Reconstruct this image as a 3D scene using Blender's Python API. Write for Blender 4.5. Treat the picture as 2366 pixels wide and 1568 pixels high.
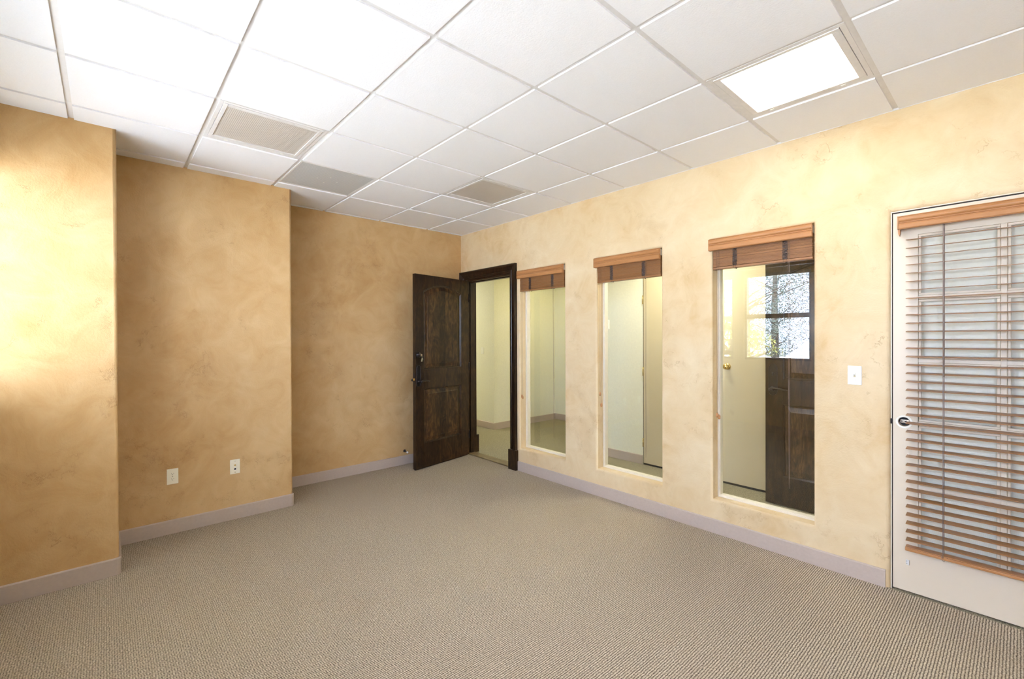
import bpy, bmesh, math, random
from mathutils import Matrix, Vector
random.seed(7)
PI = math.pi
for o in list(bpy.data.objects): bpy.data.objects.remove(o)
SC = bpy.context.scene
COL = SC.collection

# ------------------------------------------------------------------ camera
def cam_axes(yaw, pitch, roll):
    f = Vector((math.cos(pitch)*math.cos(yaw), math.cos(pitch)*math.sin(yaw), math.sin(pitch)))
    r = Vector((math.sin(yaw), -math.cos(yaw), 0)); u = r.cross(f)
    c, s = math.cos(roll), math.sin(roll)
    return c*r+s*u, -s*r+c*u, f
r_, u_, f_ = cam_axes(-0.729453, -0.004192, -0.003219)
cam = bpy.data.cameras.new('camera'); camo = bpy.data.objects.new('camera', cam); COL.objects.link(camo)
cam.sensor_width = 36; cam.lens = 1051.83/2366*36; cam.clip_start = 0.02; cam.clip_end = 200
m = Matrix((r_, u_, -f_)).transposed().to_4x4(); m.translation = Vector((-4.87459, 3.40618, 1.46928))
camo.matrix_world = m
SC.camera = camo
SC.view_settings.view_transform = 'Standard'; SC.view_settings.look = 'None'
SC.view_settings.gamma = 1; SC.view_settings.use_curve_mapping = False
SC.view_settings.exposure = 0.56

# ------------------------------------------------------------------ world
W = bpy.data.worlds.new('sky'); SC.world = W; W.use_nodes = True
bg = W.node_tree.nodes['Background']; bg.inputs[0].default_value = (0.80, 0.945, 1.34, 1); bg.inputs[1].default_value = 15.0
sun = bpy.data.lights.new('sun', 'SUN'); sun.energy = 48; sun.angle = .01; sun.color = (1, .96, .9)
suno = bpy.data.objects.new('sun', sun); COL.objects.link(suno); suno.rotation_euler = Vector((-.35, .5, -.85)).to_track_quat('-Z', 'Y').to_euler()

# light levels of the lamps built further down
TROFFER = 10.0
CORRIDOR = 36.0

# ------------------------------------------------------------------ dimensions
H = 2.774          # ceiling panels
YL = 4.00          # wall with the outside windows
XR = -7.00         # wall behind the camera
XB, XM, XP = -0.088, -0.600, -1.112      # the three steps of the end wall
YM, YP = 2.18, 3.348                      # where the steps begin
T = 0.6096; GX, GY = -0.1255, -0.107
YG = -0.118        # glass plane of the inner windows
WT = 0.15

# ------------------------------------------------------------------ mesh helpers
class MB:
    def __init__(s): s.bm = bmesh.new()
    def box(s, x0, x1, y0, y1, z0, z1, bev=0, M=None, seg=2):
        b = bmesh.new()
        vs = [b.verts.new((x, y, z)) for x in (x0, x1) for y in (y0, y1) for z in (z0, z1)]
        for f in ((0,1,3,2),(4,6,7,5),(0,4,5,1),(2,3,7,6),(0,2,6,4),(1,5,7,3)): b.faces.new([vs[i] for i in f])
        bmesh.ops.recalc_face_normals(b, faces=b.faces)
        if bev: bmesh.ops.bevel(b, geom=list(b.edges), offset=bev, segments=seg, affect='EDGES', profile=.5)
        s.merge(b, M); return s
    def merge(s, b, M=None):
        if M is not None: bmesh.ops.transform(b, matrix=M, verts=b.verts)
        me = bpy.data.meshes.new('t'); b.to_mesh(me); b.free(); s.bm.from_mesh(me); bpy.data.meshes.remove(me)
    def cyl(s, p0, p1, r0, r1=None, n=20, M=None, caps=True):
        r1 = r0 if r1 is None else r1
        s.lathe([(r0, 0), (r1, (Vector(p1)-Vector(p0)).length)], p0, Vector(p1)-Vector(p0), n, M, caps); return s
    def lathe(s, prof, p, d, n=24, M=None, caps=True):
        b = bmesh.new(); d = Vector(d).normalized()
        q = Vector((0,0,1)).rotation_difference(d); rings = []
        for r, h in prof:
            rings.append([b.verts.new(Vector(p)+q@Vector((r*math.cos(2*PI*k/n), r*math.sin(2*PI*k/n), h))) for k in range(n)])
        for a, c in zip(rings, rings[1:]):
            for k in range(n): b.faces.new((a[k], a[(k+1)%n], c[(k+1)%n], c[k]))
        if caps:
            b.faces.new(rings[0][::-1]); b.faces.new(rings[-1])
        for f in b.faces: f.smooth = len(f.verts) == 4
        bmesh.ops.recalc_face_normals(b, faces=b.faces)
        s.merge(b, M); return s
    def tube(s, pts, rad, n=8, M=None, closed=False):
        b = bmesh.new(); pts = [Vector(p) for p in pts]; rings = []
        rads = rad if isinstance(rad, (list, tuple)) else [rad]*len(pts)
        N = len(pts); up = None
        for i, p in enumerate(pts):
            if closed: t = pts[(i+1)%N]-pts[i-1]
            else: t = pts[min(i+1, N-1)]-pts[max(i-1, 0)]
            t.normalize()
            if up is None: up = t.orthogonal().normalized()
            up = (up - t*up.dot(t)).normalized(); w = t.cross(up)
            rings.append([b.verts.new(p+rads[i]*(math.cos(2*PI*k/n)*up+math.sin(2*PI*k/n)*w)) for k in range(n)])
        pr = list(zip(rings, rings[1:]))
        if closed: pr.append((rings[-1], rings[0]))
        for a, c in pr:
            for k in range(n): b.faces.new((a[k], a[(k+1)%n], c[(k+1)%n], c[k])).smooth = True
        if not closed: b.faces.new(rings[0][::-1]); b.faces.new(rings[-1])
        bmesh.ops.recalc_face_normals(b, faces=b.faces)
        s.merge(b, M); return s
    def prism(s, poly, d0, d1, axis='y', bev=0, M=None, smooth=False):
        # poly in the plane across axis: y -> (x,z), x -> (y,z), z -> (x,y)
        b = bmesh.new()
        def P(a, c, d): return {'y': (a, d, c), 'x': (d, a, c), 'z': (a, c, d)}[axis]
        A = [b.verts.new(P(a, c, d0)) for a, c in poly]; B = [b.verts.new(P(a, c, d1)) for a, c in poly]
        n = len(poly)
        for k in range(n): b.faces.new((A[k], A[(k+1)%n], B[(k+1)%n], B[k])).smooth = smooth
        fa = b.faces.new(A[::-1]); fb = b.faces.new(B)
        bmesh.ops.recalc_face_normals(b, faces=b.faces)
        if bev: bmesh.ops.bevel(b, geom=[e for f in (fa, fb) for e in f.edges], offset=bev, segments=2, affect='EDGES')
        s.merge(b, M); return s
    def sweep(s, prof, path, M=None):
        """prof: list of (u,v); path: list of functions giving a point from (u,v); adjacent ones are joined"""
        b = bmesh.new(); rings = [[b.verts.new(fn(u, v)) for u, v in prof] for fn in path]
        n = len(prof)
        for a, c in zip(rings, rings[1:]):
            for k in range(n): b.faces.new((a[k], a[(k+1)%n], c[(k+1)%n], c[k]))
        b.faces.new(rings[0][::-1]); b.faces.new(rings[-1])
        bmesh.ops.recalc_face_normals(b, faces=b.faces); s.merge(b, M); return s
    def quads(s, qs, smooth=False):
        for q in qs:
            s.bm.faces.new([s.bm.verts.new(p) for p in q]).smooth = smooth
        return s
    def build(s, name, mat, parent=None, loc=None):
        me = bpy.data.meshes.new(name); s.bm.to_mesh(me); s.bm.free()
        for mm in (mat if isinstance(mat, list) else [mat]): me.materials.append(mm)
        o = bpy.data.objects.new(name, me); COL.objects.link(o)
        if parent is not None: o.parent = parent
        if loc: o.location = loc
        return o

def tag(o, label=None, cat=None, group=None, kind=None):
    if label: o['label'] = label
    if cat: o['category'] = cat
    if group: o['group'] = group
    if kind: o['kind'] = kind
    return o
def empty(name, loc=(0,0,0), rz=0, label=None, cat=None, group=None, kind=None):
    o = bpy.data.objects.new(name, None); COL.objects.link(o); o.location = loc; o.rotation_euler = (0,0,rz)
    o.empty_display_size = .1
    return tag(o, label, cat, group, kind)
def copy_tree(o, parent=None):
    c = o.copy(); COL.objects.link(c); c.parent = parent
    for ch in [x for x in COL.objects if x.parent == o]: copy_tree(ch, c)
    return c

# ------------------------------------------------------------------ materials
def mat(name):
    m = bpy.data.materials.new(name); m.use_nodes = True
    nt = m.node_tree; b = nt.nodes['Principled BSDF']
    return m, nt, b
def N(nt, t, **kw):
    n = nt.nodes.new(t)
    for k, v in kw.items():
        if k.startswith('i_'):
            key = k[2:]; n.inputs[int(key) if key.isdigit() else key].default_value = v
        else: setattr(n, k, v)
    return n
def L(nt, a, b): nt.links.new(a, b)
def mathn(nt, op, a=None, b=None, c=None):
    n = nt.nodes.new('ShaderNodeMath'); n.operation = op
    for i, v in enumerate((a, b, c)):
        if v is None: continue
        if isinstance(v, (int, float)): n.inputs[i].default_value = v
        else: nt.links.new(v, n.inputs[i])
    return n.outputs[0]
def ramp(nt, fac, stops, interp='LINEAR'):
    n = nt.nodes.new('ShaderNodeValToRGB'); n.color_ramp.interpolation = interp
    e = n.color_ramp.elements
    while len(e) < len(stops): e.new(0.5)
    for x, (p, c) in zip(e, stops):
        x.position = p; x.color = (*c, 1) if len(c) == 3 else c
    nt.links.new(fac, n.inputs[0]); return n.outputs[0]
def mixc(nt, fac, a, b, mode='MIX'):
    n = nt.nodes.new('ShaderNodeMix'); n.data_type = 'RGBA'; n.blend_type = mode
    for i, v in ((0, fac), (6, a), (7, b)):
        if isinstance(v, (int, float)): n.inputs[i].default_value = v
        elif isinstance(v, tuple): n.inputs[i].default_value = (*v, 1)
        else: nt.links.new(v, n.inputs[i])
    return n.outputs[2]
def objco(nt, scale=(1,1,1), gen='Object'):
    tc = nt.nodes.new('ShaderNodeTexCoord'); mp = nt.nodes.new('ShaderNodeMapping'); mp.inputs['Scale'].default_value = scale
    nt.links.new(tc.outputs[gen], mp.inputs[0]); return mp.outputs[0]
def noise(nt, co, scale, detail=3, rough=.5, dist=0, out=0):
    n = N(nt, 'ShaderNodeTexNoise'); n.inputs['Scale'].default_value = scale; n.inputs['Detail'].default_value = detail
    n.inputs['Roughness'].default_value = rough; n.inputs['Distortion'].default_value = dist
    L(nt, co, n.inputs['Vector']); return n.outputs[out]
def bump(nt, b, h, strength=.3, dist=.01):
    n = N(nt, 'ShaderNodeBump'); n.inputs['Strength'].default_value = strength; n.inputs['Distance'].default_value = dist
    L(nt, h, n.inputs['Height']); L(nt, n.outputs[0], b.inputs['Normal'])

def plain(name, col, rough=.5, metal=0, nscale=30, namt=.06, bmp=0, spec=None, alpha=None):
    m, nt, b = mat(name)
    co = objco(nt); n = noise(nt, co, nscale, 3)
    c2 = tuple(max(0, c*(1-namt*2)) for c in col)
    L(nt, mixc(nt, n, c2, tuple(min(1, c*(1+namt*.6)) for c in col)), b.inputs['Base Color'])
    b.inputs['Roughness'].default_value = rough; b.inputs['Metallic'].default_value = metal
    if spec is not None: b.inputs['Specular IOR Level'].default_value = spec
    if bmp: bump(nt, b, n, bmp, .002)
    return m

def stucco(name, light, mid, dark, streak):
    m, nt, b = mat(name)
    co = objco(nt)
    n1 = noise(nt, co, 1.1, 4, .55, .6)
    n2 = noise(nt, co, 4.5, 6, .65, 1.2)
    s = mathn(nt, 'ADD', mathn(nt, 'MULTIPLY', n1, .6), mathn(nt, 'MULTIPLY', n2, .4))
    base = ramp(nt, s, [(.30, dark), (.46, mid), (.64, light)])
    # trowel wrinkles: thin broken lines gathered in a few patches
    dco = N(nt, 'ShaderNodeVectorMath', operation='ADD')
    nv = N(nt, 'ShaderNodeTexNoise'); nv.inputs['Scale'].default_value = 7; nv.inputs['Detail'].default_value = 5; nv.inputs['Roughness'].default_value = .7
    L(nt, co, nv.inputs['Vector'])
    sc = N(nt, 'ShaderNodeVectorMath', operation='SCALE'); sc.inputs[3].default_value = .34; L(nt, nv.outputs['Color'], sc.inputs[0])
    L(nt, co, dco.inputs[0]); L(nt, sc.outputs[0], dco.inputs[1])
    vo = N(nt, 'ShaderNodeTexVoronoi'); vo.feature = 'DISTANCE_TO_EDGE'; vo.inputs['Scale'].default_value = 6.5
    L(nt, dco.outputs[0], vo.inputs['Vector'])
    line = ramp(nt, vo.outputs['Distance'], [(0, (1,1,1)), (.018, (.3,.3,.3)), (.06, (0,0,0))])
    n3 = noise(nt, co, 2.6, 3, .6, .4)
    patch = ramp(nt, n3, [(.52, (0,0,0)), (.60, (1,1,1))])
    n4 = noise(nt, co, 10, 3, .6)
    brk = ramp(nt, n4, [(.42, (0,0,0)), (.6, (1,1,1))])
    lf = mathn(nt, 'MULTIPLY', mathn(nt, 'MULTIPLY', line, patch), brk)
    c = mixc(nt, mathn(nt, 'MULTIPLY', lf, .42), base, streak)
    # darker rubbed glaze in the middle of the patches
    p2 = ramp(nt, n3, [(.56, (0,0,0)), (.72, (1,1,1))])
    n5 = noise(nt, co, 14, 5, .7, 1.5)
    c = mixc(nt, mathn(nt, 'MULTIPLY', mathn(nt, 'MULTIPLY', p2, n5), .4), c, streak)
    L(nt, c, b.inputs['Base Color'])
    b.inputs['Roughness'].default_value = .62; b.inputs['Specular IOR Level'].default_value = .3
    fine = noise(nt, co, 95, 3, .55)
    h = mathn(nt, 'ADD', mathn(nt, 'MULTIPLY', fine, .35), mathn(nt, 'MULTIPLY', n2, .9))
    h = mathn(nt, 'ADD', h, mathn(nt, 'MULTIPLY', lf, -.5))
    bump(nt, b, h, .55, .006)
    return m
M = {}
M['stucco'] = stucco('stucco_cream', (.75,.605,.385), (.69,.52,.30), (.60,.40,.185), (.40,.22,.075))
M['stucco_shaded'] = stucco('stucco_shaded', (.66,.455,.225), (.575,.365,.155), (.49,.28,.10), (.33,.17,.055))  # same plaster as the cream walls, darkened and warmed for their dimmer light

def carpet():
    m, nt, b = mat('loop_carpet')
    co = objco(nt)
    jit = N(nt, 'ShaderNodeTexNoise'); jit.inputs['Scale'].default_value = 45; jit.inputs['Detail'].default_value = 2
    L(nt, co, jit.inputs['Vector'])
    sx = N(nt, 'ShaderNodeSeparateXYZ'); L(nt, co, sx.inputs[0])
    js = N(nt, 'ShaderNodeSeparateColor'); L(nt, jit.outputs['Color'], js.inputs[0])
    x = mathn(nt, 'ADD', sx.outputs[0], mathn(nt, 'MULTIPLY', js.outputs[0], .007))
    y = mathn(nt, 'ADD', sx.outputs[1], mathn(nt, 'MULTIPLY', js.outputs[1], .007))
    rx = mathn(nt, 'ABSOLUTE', mathn(nt, 'SINE', mathn(nt, 'MULTIPLY', x, PI/.0108)))
    ry = mathn(nt, 'ABSOLUTE', mathn(nt, 'SINE', mathn(nt, 'MULTIPLY', y, PI/.0094)))
    rx = mathn(nt, 'POWER', rx, .7); ry = mathn(nt, 'POWER', ry, .3)
    h = mathn(nt, 'MULTIPLY', rx, ry)
    sp = noise(nt, co, 330, 2, .6)
    sp2 = noise(nt, co, 120, 2, .6)
    ix = mathn(nt, 'SUBTRACT', 1, rx); iy = mathn(nt, 'SUBTRACT', 1, ry)
    v = mathn(nt, 'SUBTRACT', mathn(nt, 'SUBTRACT', .86, mathn(nt, 'MULTIPLY', ix, .62)), mathn(nt, 'MULTIPLY', iy, .30))
    v = mathn(nt, 'SUBTRACT', v, mathn(nt, 'MULTIPLY', mathn(nt, 'MULTIPLY', ix, iy), .9))
    v = mathn(nt, 'ADD', v, mathn(nt, 'MULTIPLY', mathn(nt, 'SUBTRACT', sp2, .5), 1.1))
    c = ramp(nt, v, [(.12, (.045,.036,.036)), (.42, (.27,.215,.155)), (.72, (.53,.445,.325)), (1, (.80,.71,.55))])
    c = mixc(nt, mathn(nt, 'MULTIPLY', noise(nt, co, 1.3, 3), .22), c, (.36,.27,.18))
    L(nt, c, b.inputs['Base Color']); b.inputs['Roughness'].default_value = .95; b.inputs['Specular IOR Level'].default_value = .1
    bump(nt, b, mathn(nt, 'ADD', h, mathn(nt, 'MULTIPLY', sp, .4)), .8, .004)
    return m
M['carpet'] = carpet()
def carpet2():
    m, nt, b = mat('corridor_carpet')
    co = objco(nt)
    sp = noise(nt, co, 210, 2, .7)
    c = ramp(nt, sp, [(.34, (.06,.055,.035)), (.5, (.26,.225,.145)), (.66, (.52,.47,.34))])
    c = mixc(nt, mathn(nt, 'MULTIPLY', noise(nt, co, 1.7, 3), .3), c, (.30,.25,.15))
    L(nt, c, b.inputs['Base Color']); b.inputs['Roughness'].default_value = .95
    bump(nt, b, sp, .6, .004); return m
M['carpet2'] = carpet2()
def ceilm():
    m, nt, b = mat('ceiling_panel_white'); co = objco(nt)
    n = noise(nt, co, 130, 4, .65)
    L(nt, mixc(nt, n, (.885,.88,.88), (.94,.94,.945)), b.inputs['Base Color']); b.inputs['Roughness'].default_value = .9
    b.inputs['Specular IOR Level'].default_value = .1
    bump(nt, b, n, .35, .003); return m
M['panel'] = ceilm()
M['grid'] = plain('grid_enamel', (.80,.775,.74), .45)
M['base'] = plain('rubber_base_taupe', (.52,.425,.355), .45, nscale=60, bmp=.1)
M['corridor_wall'] = plain('corridor_paint_cream', (.88,.86,.71), .6, nscale=60, bmp=.15)
M['cream_door'] = plain('door_paint_tan', (.62,.525,.355), .45, nscale=5, namt=.02)
M['cream_paint'] = plain('door_paint_cream', (.71,.605,.46), .42, nscale=4, namt=.015)
M['white_frame'] = plain('frame_paint_white', (.78,.70,.56), .4)
M['dark_gap'] = plain('gap_black', (.012,.012,.014), .7)  # near black, stands for the shade in gaps; also on the door sweep
M['brass'] = plain('polished_brass', (.83,.60,.22), .18, 1)
M['bronze'] = plain('dark_bronze', (.035,.03,.032), .28, .7)
M['steel'] = plain('steel', (.72,.71,.69), .25, 1)
M['ivory'] = plain('ivory_plastic', (.87,.82,.66), .35, namt=.01)
M['whitepl'] = plain('white_plastic', (.88,.87,.80), .35, namt=.01)
M['black'] = plain('black_slot', (.01,.01,.01), .6)
M['cord'] = plain('brown_cord', (.24,.175,.145), .8)
M['tape'] = plain('dark_ladder_string', (.12,.085,.07), .85)
M['clear'] = plain('clear_plastic', (.75,.74,.70), .12)

def wood(name, dark, mid, light, plank=.10, rough=.34, knots=True, axis='z', gs=1):
    m, nt, b = mat(name)
    tc = N(nt, 'ShaderNodeTexCoord')
    sep = N(nt, 'ShaderNodeSeparateXYZ'); L(nt, tc.outputs['Object'], sep.inputs[0])
    a = {'z': (0, 1, 2), 'x': (1, 2, 0)}[axis]
    wx, wy, wl = (sep.outputs[i] for i in a)
    # plank id across the grain
    pid = mathn(nt, 'FLOOR', mathn(nt, 'MULTIPLY', wx, 1/plank))
    wn = N(nt, 'ShaderNodeTexWhiteNoise', noise_dimensions='1D'); L(nt, pid, wn.inputs['W'])
    cmb = N(nt, 'ShaderNodeCombineXYZ')
    L(nt, mathn(nt, 'MULTIPLY', wx, 1.0*gs), cmb.inputs[0]); L(nt, mathn(nt, 'MULTIPLY', wy, 1.0*gs), cmb.inputs[1])
    L(nt, mathn(nt, 'ADD', mathn(nt, 'MULTIPLY', wl, .16*gs), mathn(nt, 'MULTIPLY', wn.outputs[0], 7)), cmb.inputs[2])
    g = noise(nt, cmb.outputs[0], 34, 6, .6, 1.8)
    cm2 = N(nt, 'ShaderNodeCombineXYZ')
    L(nt, mathn(nt, 'ADD', mathn(nt, 'MULTIPLY', wx, 1), mathn(nt, 'MULTIPLY', wn.outputs[0], 3)), cm2.inputs[0]); L(nt, wy, cm2.inputs[1]); L(nt, mathn(nt, 'MULTIPLY', wl, .5), cm2.inputs[2])
    k = noise(nt, cm2.outputs[0], 9 if knots else 3, 4, .6, 2.2)
    s = mathn(nt, 'ADD', mathn(nt, 'MULTIPLY', g, .5), mathn(nt, 'MULTIPLY', k, .5))
    c = ramp(nt, s, [(.36, dark), (.5, mid), (.64, light)])
    br = mathn(nt, 'ADD', .62, mathn(nt, 'MULTIPLY', wn.outputs[0], .75))
    hsv = N(nt, 'ShaderNodeHueSaturation'); L(nt, c, hsv.inputs['Color']); L(nt, br, hsv.inputs['Value'])
    L(nt, hsv.outputs[0], b.inputs['Base Color'])
    b.inputs['Roughness'].default_value = rough; b.inputs['Specular IOR Level'].default_value = .34
    bump(nt, b, g, .12, .002)
    return m
M['alder'] = wood('knotty_alder_dark', (.012,.006,.003), (.042,.020,.008), (.105,.055,.020), rough=.28)
M['alder_frame'] = wood('knotty_alder_stile', (.011,.0055,.003), (.033,.016,.007), (.072,.036,.014), plank=.5, rough=.28)
M['blind_shaded'] = wood('blind_wood_shaded', (.27,.135,.050), (.31,.155,.060), (.35,.18,.072), plank=5, rough=.3, knots=False, axis='x')  # same wood as the light-facing valance, with shade darkened into it
M['blind'] = wood('blind_wood', (.37,.168,.060), (.41,.19,.071), (.45,.215,.084), plank=5, rough=.33, knots=False, axis='x')

def emis(name, col, st, tex=False):
    m, nt, b = mat(name)
    b.inputs['Base Color'].default_value = (.8,.8,.8,1); b.inputs['Emission Color'].default_value = (*col, 1); b.inputs['Emission Strength'].default_value = st
    return m
M['lamp_on'] = emis('lit_diffuser', (1, .97, .93), TROFFER)
M['lamp_corridor'] = emis('lit_corridor_diffuser', (1, .96, .78), CORRIDOR*1.25)
M['lamp_recess'] = emis('lit_recess_diffuser', (1, .88, .40), CORRIDOR*.5)
def prismatic(name, col):
    m, nt, b = mat(name); co = objco(nt)
    sx = N(nt, 'ShaderNodeSeparateXYZ'); L(nt, co, sx.inputs[0])
    a = mathn(nt, 'ABSOLUTE', mathn(nt, 'SINE', mathn(nt, 'MULTIPLY', sx.outputs[0], PI/.0095)))
    c = mathn(nt, 'ABSOLUTE', mathn(nt, 'SINE', mathn(nt, 'MULTIPLY', sx.outputs[1], PI/.0095)))
    h = mathn(nt, 'MULTIPLY', a, c)
    L(nt, mixc(nt, h, tuple(x*.86 for x in col), col), b.inputs['Base Color']); b.inputs['Roughness'].default_value = .28
    bump(nt, b, h, .35, .003); return m
M['lens'] = prismatic('unlit_prismatic_lens', (.66,.60,.53))
def perforated():
    m, nt, b = mat('perforated_metal'); co = objco(nt)
    sx = N(nt, 'ShaderNodeSeparateXYZ'); L(nt, co, sx.inputs[0])
    a = mathn(nt, 'ABSOLUTE', mathn(nt, 'SINE', mathn(nt, 'MULTIPLY', sx.outputs[0], PI/.0088)))
    c = mathn(nt, 'ABSOLUTE', mathn(nt, 'SINE', mathn(nt, 'MULTIPLY', sx.outputs[1], PI/.0088)))
    h = mathn(nt, 'MULTIPLY', a, c)
    L(nt, ramp(nt, h, [(.35, (.68,.68,.66)), (.6, (.38,.38,.37))]), b.inputs['Base Color']); b.inputs['Roughness'].default_value = .5
    return m
M['perf'] = perforated()

def glassm():
    m = bpy.data.materials.new('window_glass'); m.use_nodes = True; nt = m.node_tree; nt.nodes.clear()
    out = N(nt, 'ShaderNodeOutputMaterial'); mx = N(nt, 'ShaderNodeMixShader')
    tr = N(nt, 'ShaderNodeBsdfTransparent'); tr.inputs[0].default_value = (.98,.99,.98,1)
    gl = N(nt, 'ShaderNodeBsdfGlossy'); gl.inputs['Roughness'].default_value = 0.0; gl.inputs[0].default_value = (1,1,1,1)
    lw = N(nt, 'ShaderNodeLayerWeight'); lw.inputs[0].default_value = .5
    fac = mathn(nt, 'ADD', .045, mathn(nt, 'MULTIPLY', mathn(nt, 'POWER', lw.outputs['Facing'], 5), .95))
    L(nt, fac, mx.inputs[0]); L(nt, tr.outputs[0], mx.inputs[1]); L(nt, gl.outputs[0], mx.inputs[2]); L(nt, mx.outputs[0], out.inputs[0])
    return m
M['glass'] = glassm()

# ------------------------------------------------------------------ room shell
def struct(o, label, cat): return tag(o, label, cat, kind='structure')

# floor
struct(MB().box(XR-.1, 0.0, 0.0, YL+.05, -.06, 0).build('floor', M['carpet']), 'beige and brown ribbed loop carpet covering the office floor', 'floor')
struct(MB().box(-7, 4.2, -2.75, -0.0, -.06, -.001).build('floor_corridor', M['carpet2']), 'speckled beige carpet of the corridor beyond the doorway and glass', 'floor')

def wall_with_openings(name, x0, x1, z1, holes, mat_, t, rnd=.02, y=0.0, mats=None):
    """wall in the plane y, thickness t towards -y; holes: (xa,xb,za,zb,rounded)"""
    mb = MB()
    xs = {x0, x1}; zs = {0.0, z1}
    for xa, xb, za, zb, rd in holes:
        r = rd
        xs |= {xa-r, xb+r}; zs |= {max(za-r, 0), zb+r}
    xs = sorted(xs); zs = sorted(zs)
    def inh(cx, cz):
        return any(xa-r < cx < xb+r and za-r < cz < zb+r for xa, xb, za, zb, r in holes)
    for a, b_ in zip(xs, xs[1:]):
        for c, d in zip(zs, zs[1:]):
            if inh((a+b_)/2, (c+d)/2): continue
            mb.quads([[(a,y,c),(a,y,d),(b_,y,d),(b_,y,c)]])
            mb.quads([[(a,y-t,c),(b_,y-t,c),(b_,y-t,d),(a,y-t,d)]])
    for xa, xb, za, zb, r in holes:
        prof = [(r*(1-math.sin(k/6*PI/2)), y-r*(1-math.cos(k/6*PI/2))) for k in range(7)] if r > 0 else [(0, y)]
        # far face: sharp edge, fill the margin left on the rear face
        prof += [(0, y-t), (r, y-t)] if r > 0 else [(0, y-t)]
        floor_open = za <= 0
        rings = []
        for o, yy in prof:
            za_ = 0 if floor_open else za-o
            rings.append([(xa-o, yy, za_), (xa-o, yy, zb+o), (xb+o, yy, zb+o), (xb+o, yy, za_)])
        for i, (A, B) in enumerate(zip(rings, rings[1:])):
            for k in range(3 if floor_open else 4):
                q = [A[k], A[(k+1)%4], B[(k+1)%4], B[k]]
                mb.quads([q], smooth=(r > 0 and i < 6))
    bmesh.ops.remove_doubles(mb.bm, verts=mb.bm.verts, dist=1e-5)
    # ends and top
    mb.quads([[(x0,y,0),(x0,y-t,0),(x0,y-t,z1),(x0,y,z1)], [(x1,y,0),(x1,y,z1),(x1,y-t,z1),(x1,y-t,0)], [(x0,y,z1),(x0,y-t,z1),(x1,y-t,z1),(x1,y,z1)]])
    bmesh.ops.recalc_face_normals(mb.bm, faces=mb.bm.faces)
    o = mb.build(name, mat_)
    return o
RW = .019
WIN = [(-1.848, -1.188), (-2.905, -2.245), (-3.983, -3.323)]
WZ0, WZ1 = .247, 2.205
DX0, DX1, DZ = -1.045, -.190, 2.19
FX0, FX1, FZ = -5.268, -4.368, 2.19
wr = wall_with_openings('wall_right', XR, 0.0, 2.83,
    [(a, b, WZ0, WZ1, RW) for a, b in WIN] + [(DX0, DX1, 0, DZ, 0), (FX0, FX1, 0, FZ, .026)], M['stucco'], WT)
# corridor side carries its own paint
wr.data.materials.append(M['corridor_wall'])
for p in wr.data.polygons:
    if p.normal.y < -.9 and abs(p.center.y+WT) < 1e-3: p.material_index = 1
struct(wr, 'cream troweled plaster wall with three tall glass openings and a doorway', 'wall')

def corner_wall(name, pts, mat_, label, rads=None, z1=2.83):
    """extruded plan polyline with rounded convex corners, thickened away from the room"""
    path = []
    for i, p in enumerate(pts):
        r = (rads or {}).get(i, 0)
        if not r: path.append(Vector(p)); continue
        a = (Vector(pts[i-1])-Vector(p)).normalized(); b = (Vector(pts[i+1])-Vector(p)).normalized(); c = Vector(p)+(a+b)*r
        A = Vector(p)+a*r-c; B = Vector(p)+b*r-c
        for k in range(9):
            t = k/8*PI/2; path.append(c+A*math.cos(t)+B*math.sin(t))
    mb = MB(); bm = mb.bm
    va = [bm.verts.new((p.x, p.y, 0)) for p in path]; vb = [bm.verts.new((p.x, p.y, z1)) for p in path]
    for k in range(len(path)-1):
        f = bm.faces.new((va[k], va[k+1], vb[k+1], vb[k])); f.smooth = (path[k+1]-path[k]).length < .02
    bm.faces.new(vb[::-1])
    bmesh.ops.recalc_face_normals(bm, faces=bm.faces)
    return struct(mb.build(name, mat_), label, 'wall')
corner_wall('wall_back', [(XB, -.0), (XB, YM+.02), (XB+.12, YM+.02), (XB+.12, 0)], M['stucco_shaded'], 'deepest shade-toned troweled wall panel behind the open dark door')
corner_wall('wall_back_middle', [(XB+.1, YM), (XM, YM), (XM, YP+.02), (XB+.1, YP+.02)], M['stucco_shaded'], 'middle step of the shade-toned end wall with two outlet plates', {1: .018})
corner_wall('wall_back_left', [(XM+.1, YP), (XP, YP), (XP, YL), (XM+.1, YL)], M['stucco_shaded'], 'nearest step of the shade-toned end wall at the left edge', {1: .018})

# outside-window wall (left of the camera)
OW = [(-1.74, -1.145), (-2.84, -1.905), (-3.93, -3.01), (-6.05, -4.95)]  # last opening is added out of view to fill light on the right
OZ0, OZ1 = 1.11, 2.46
wl = wall_with_openings('wall_left', -0.0, -XR, 2.83, [(-b, -a, OZ0, OZ1, .015) for a, b in OW], M['stucco'], .16)
wl.rotation_euler = (0, 0, PI); wl.location = (0, YL, 0)
struct(wl, 'cream plaster outer wall with daylight windows left of the camera', 'wall')
struct(MB().box(XR-.1, XR, 0, YL, 0, 2.83).build('wall_rear', M['stucco']), 'cream plaster wall behind the camera', 'wall')

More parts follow.
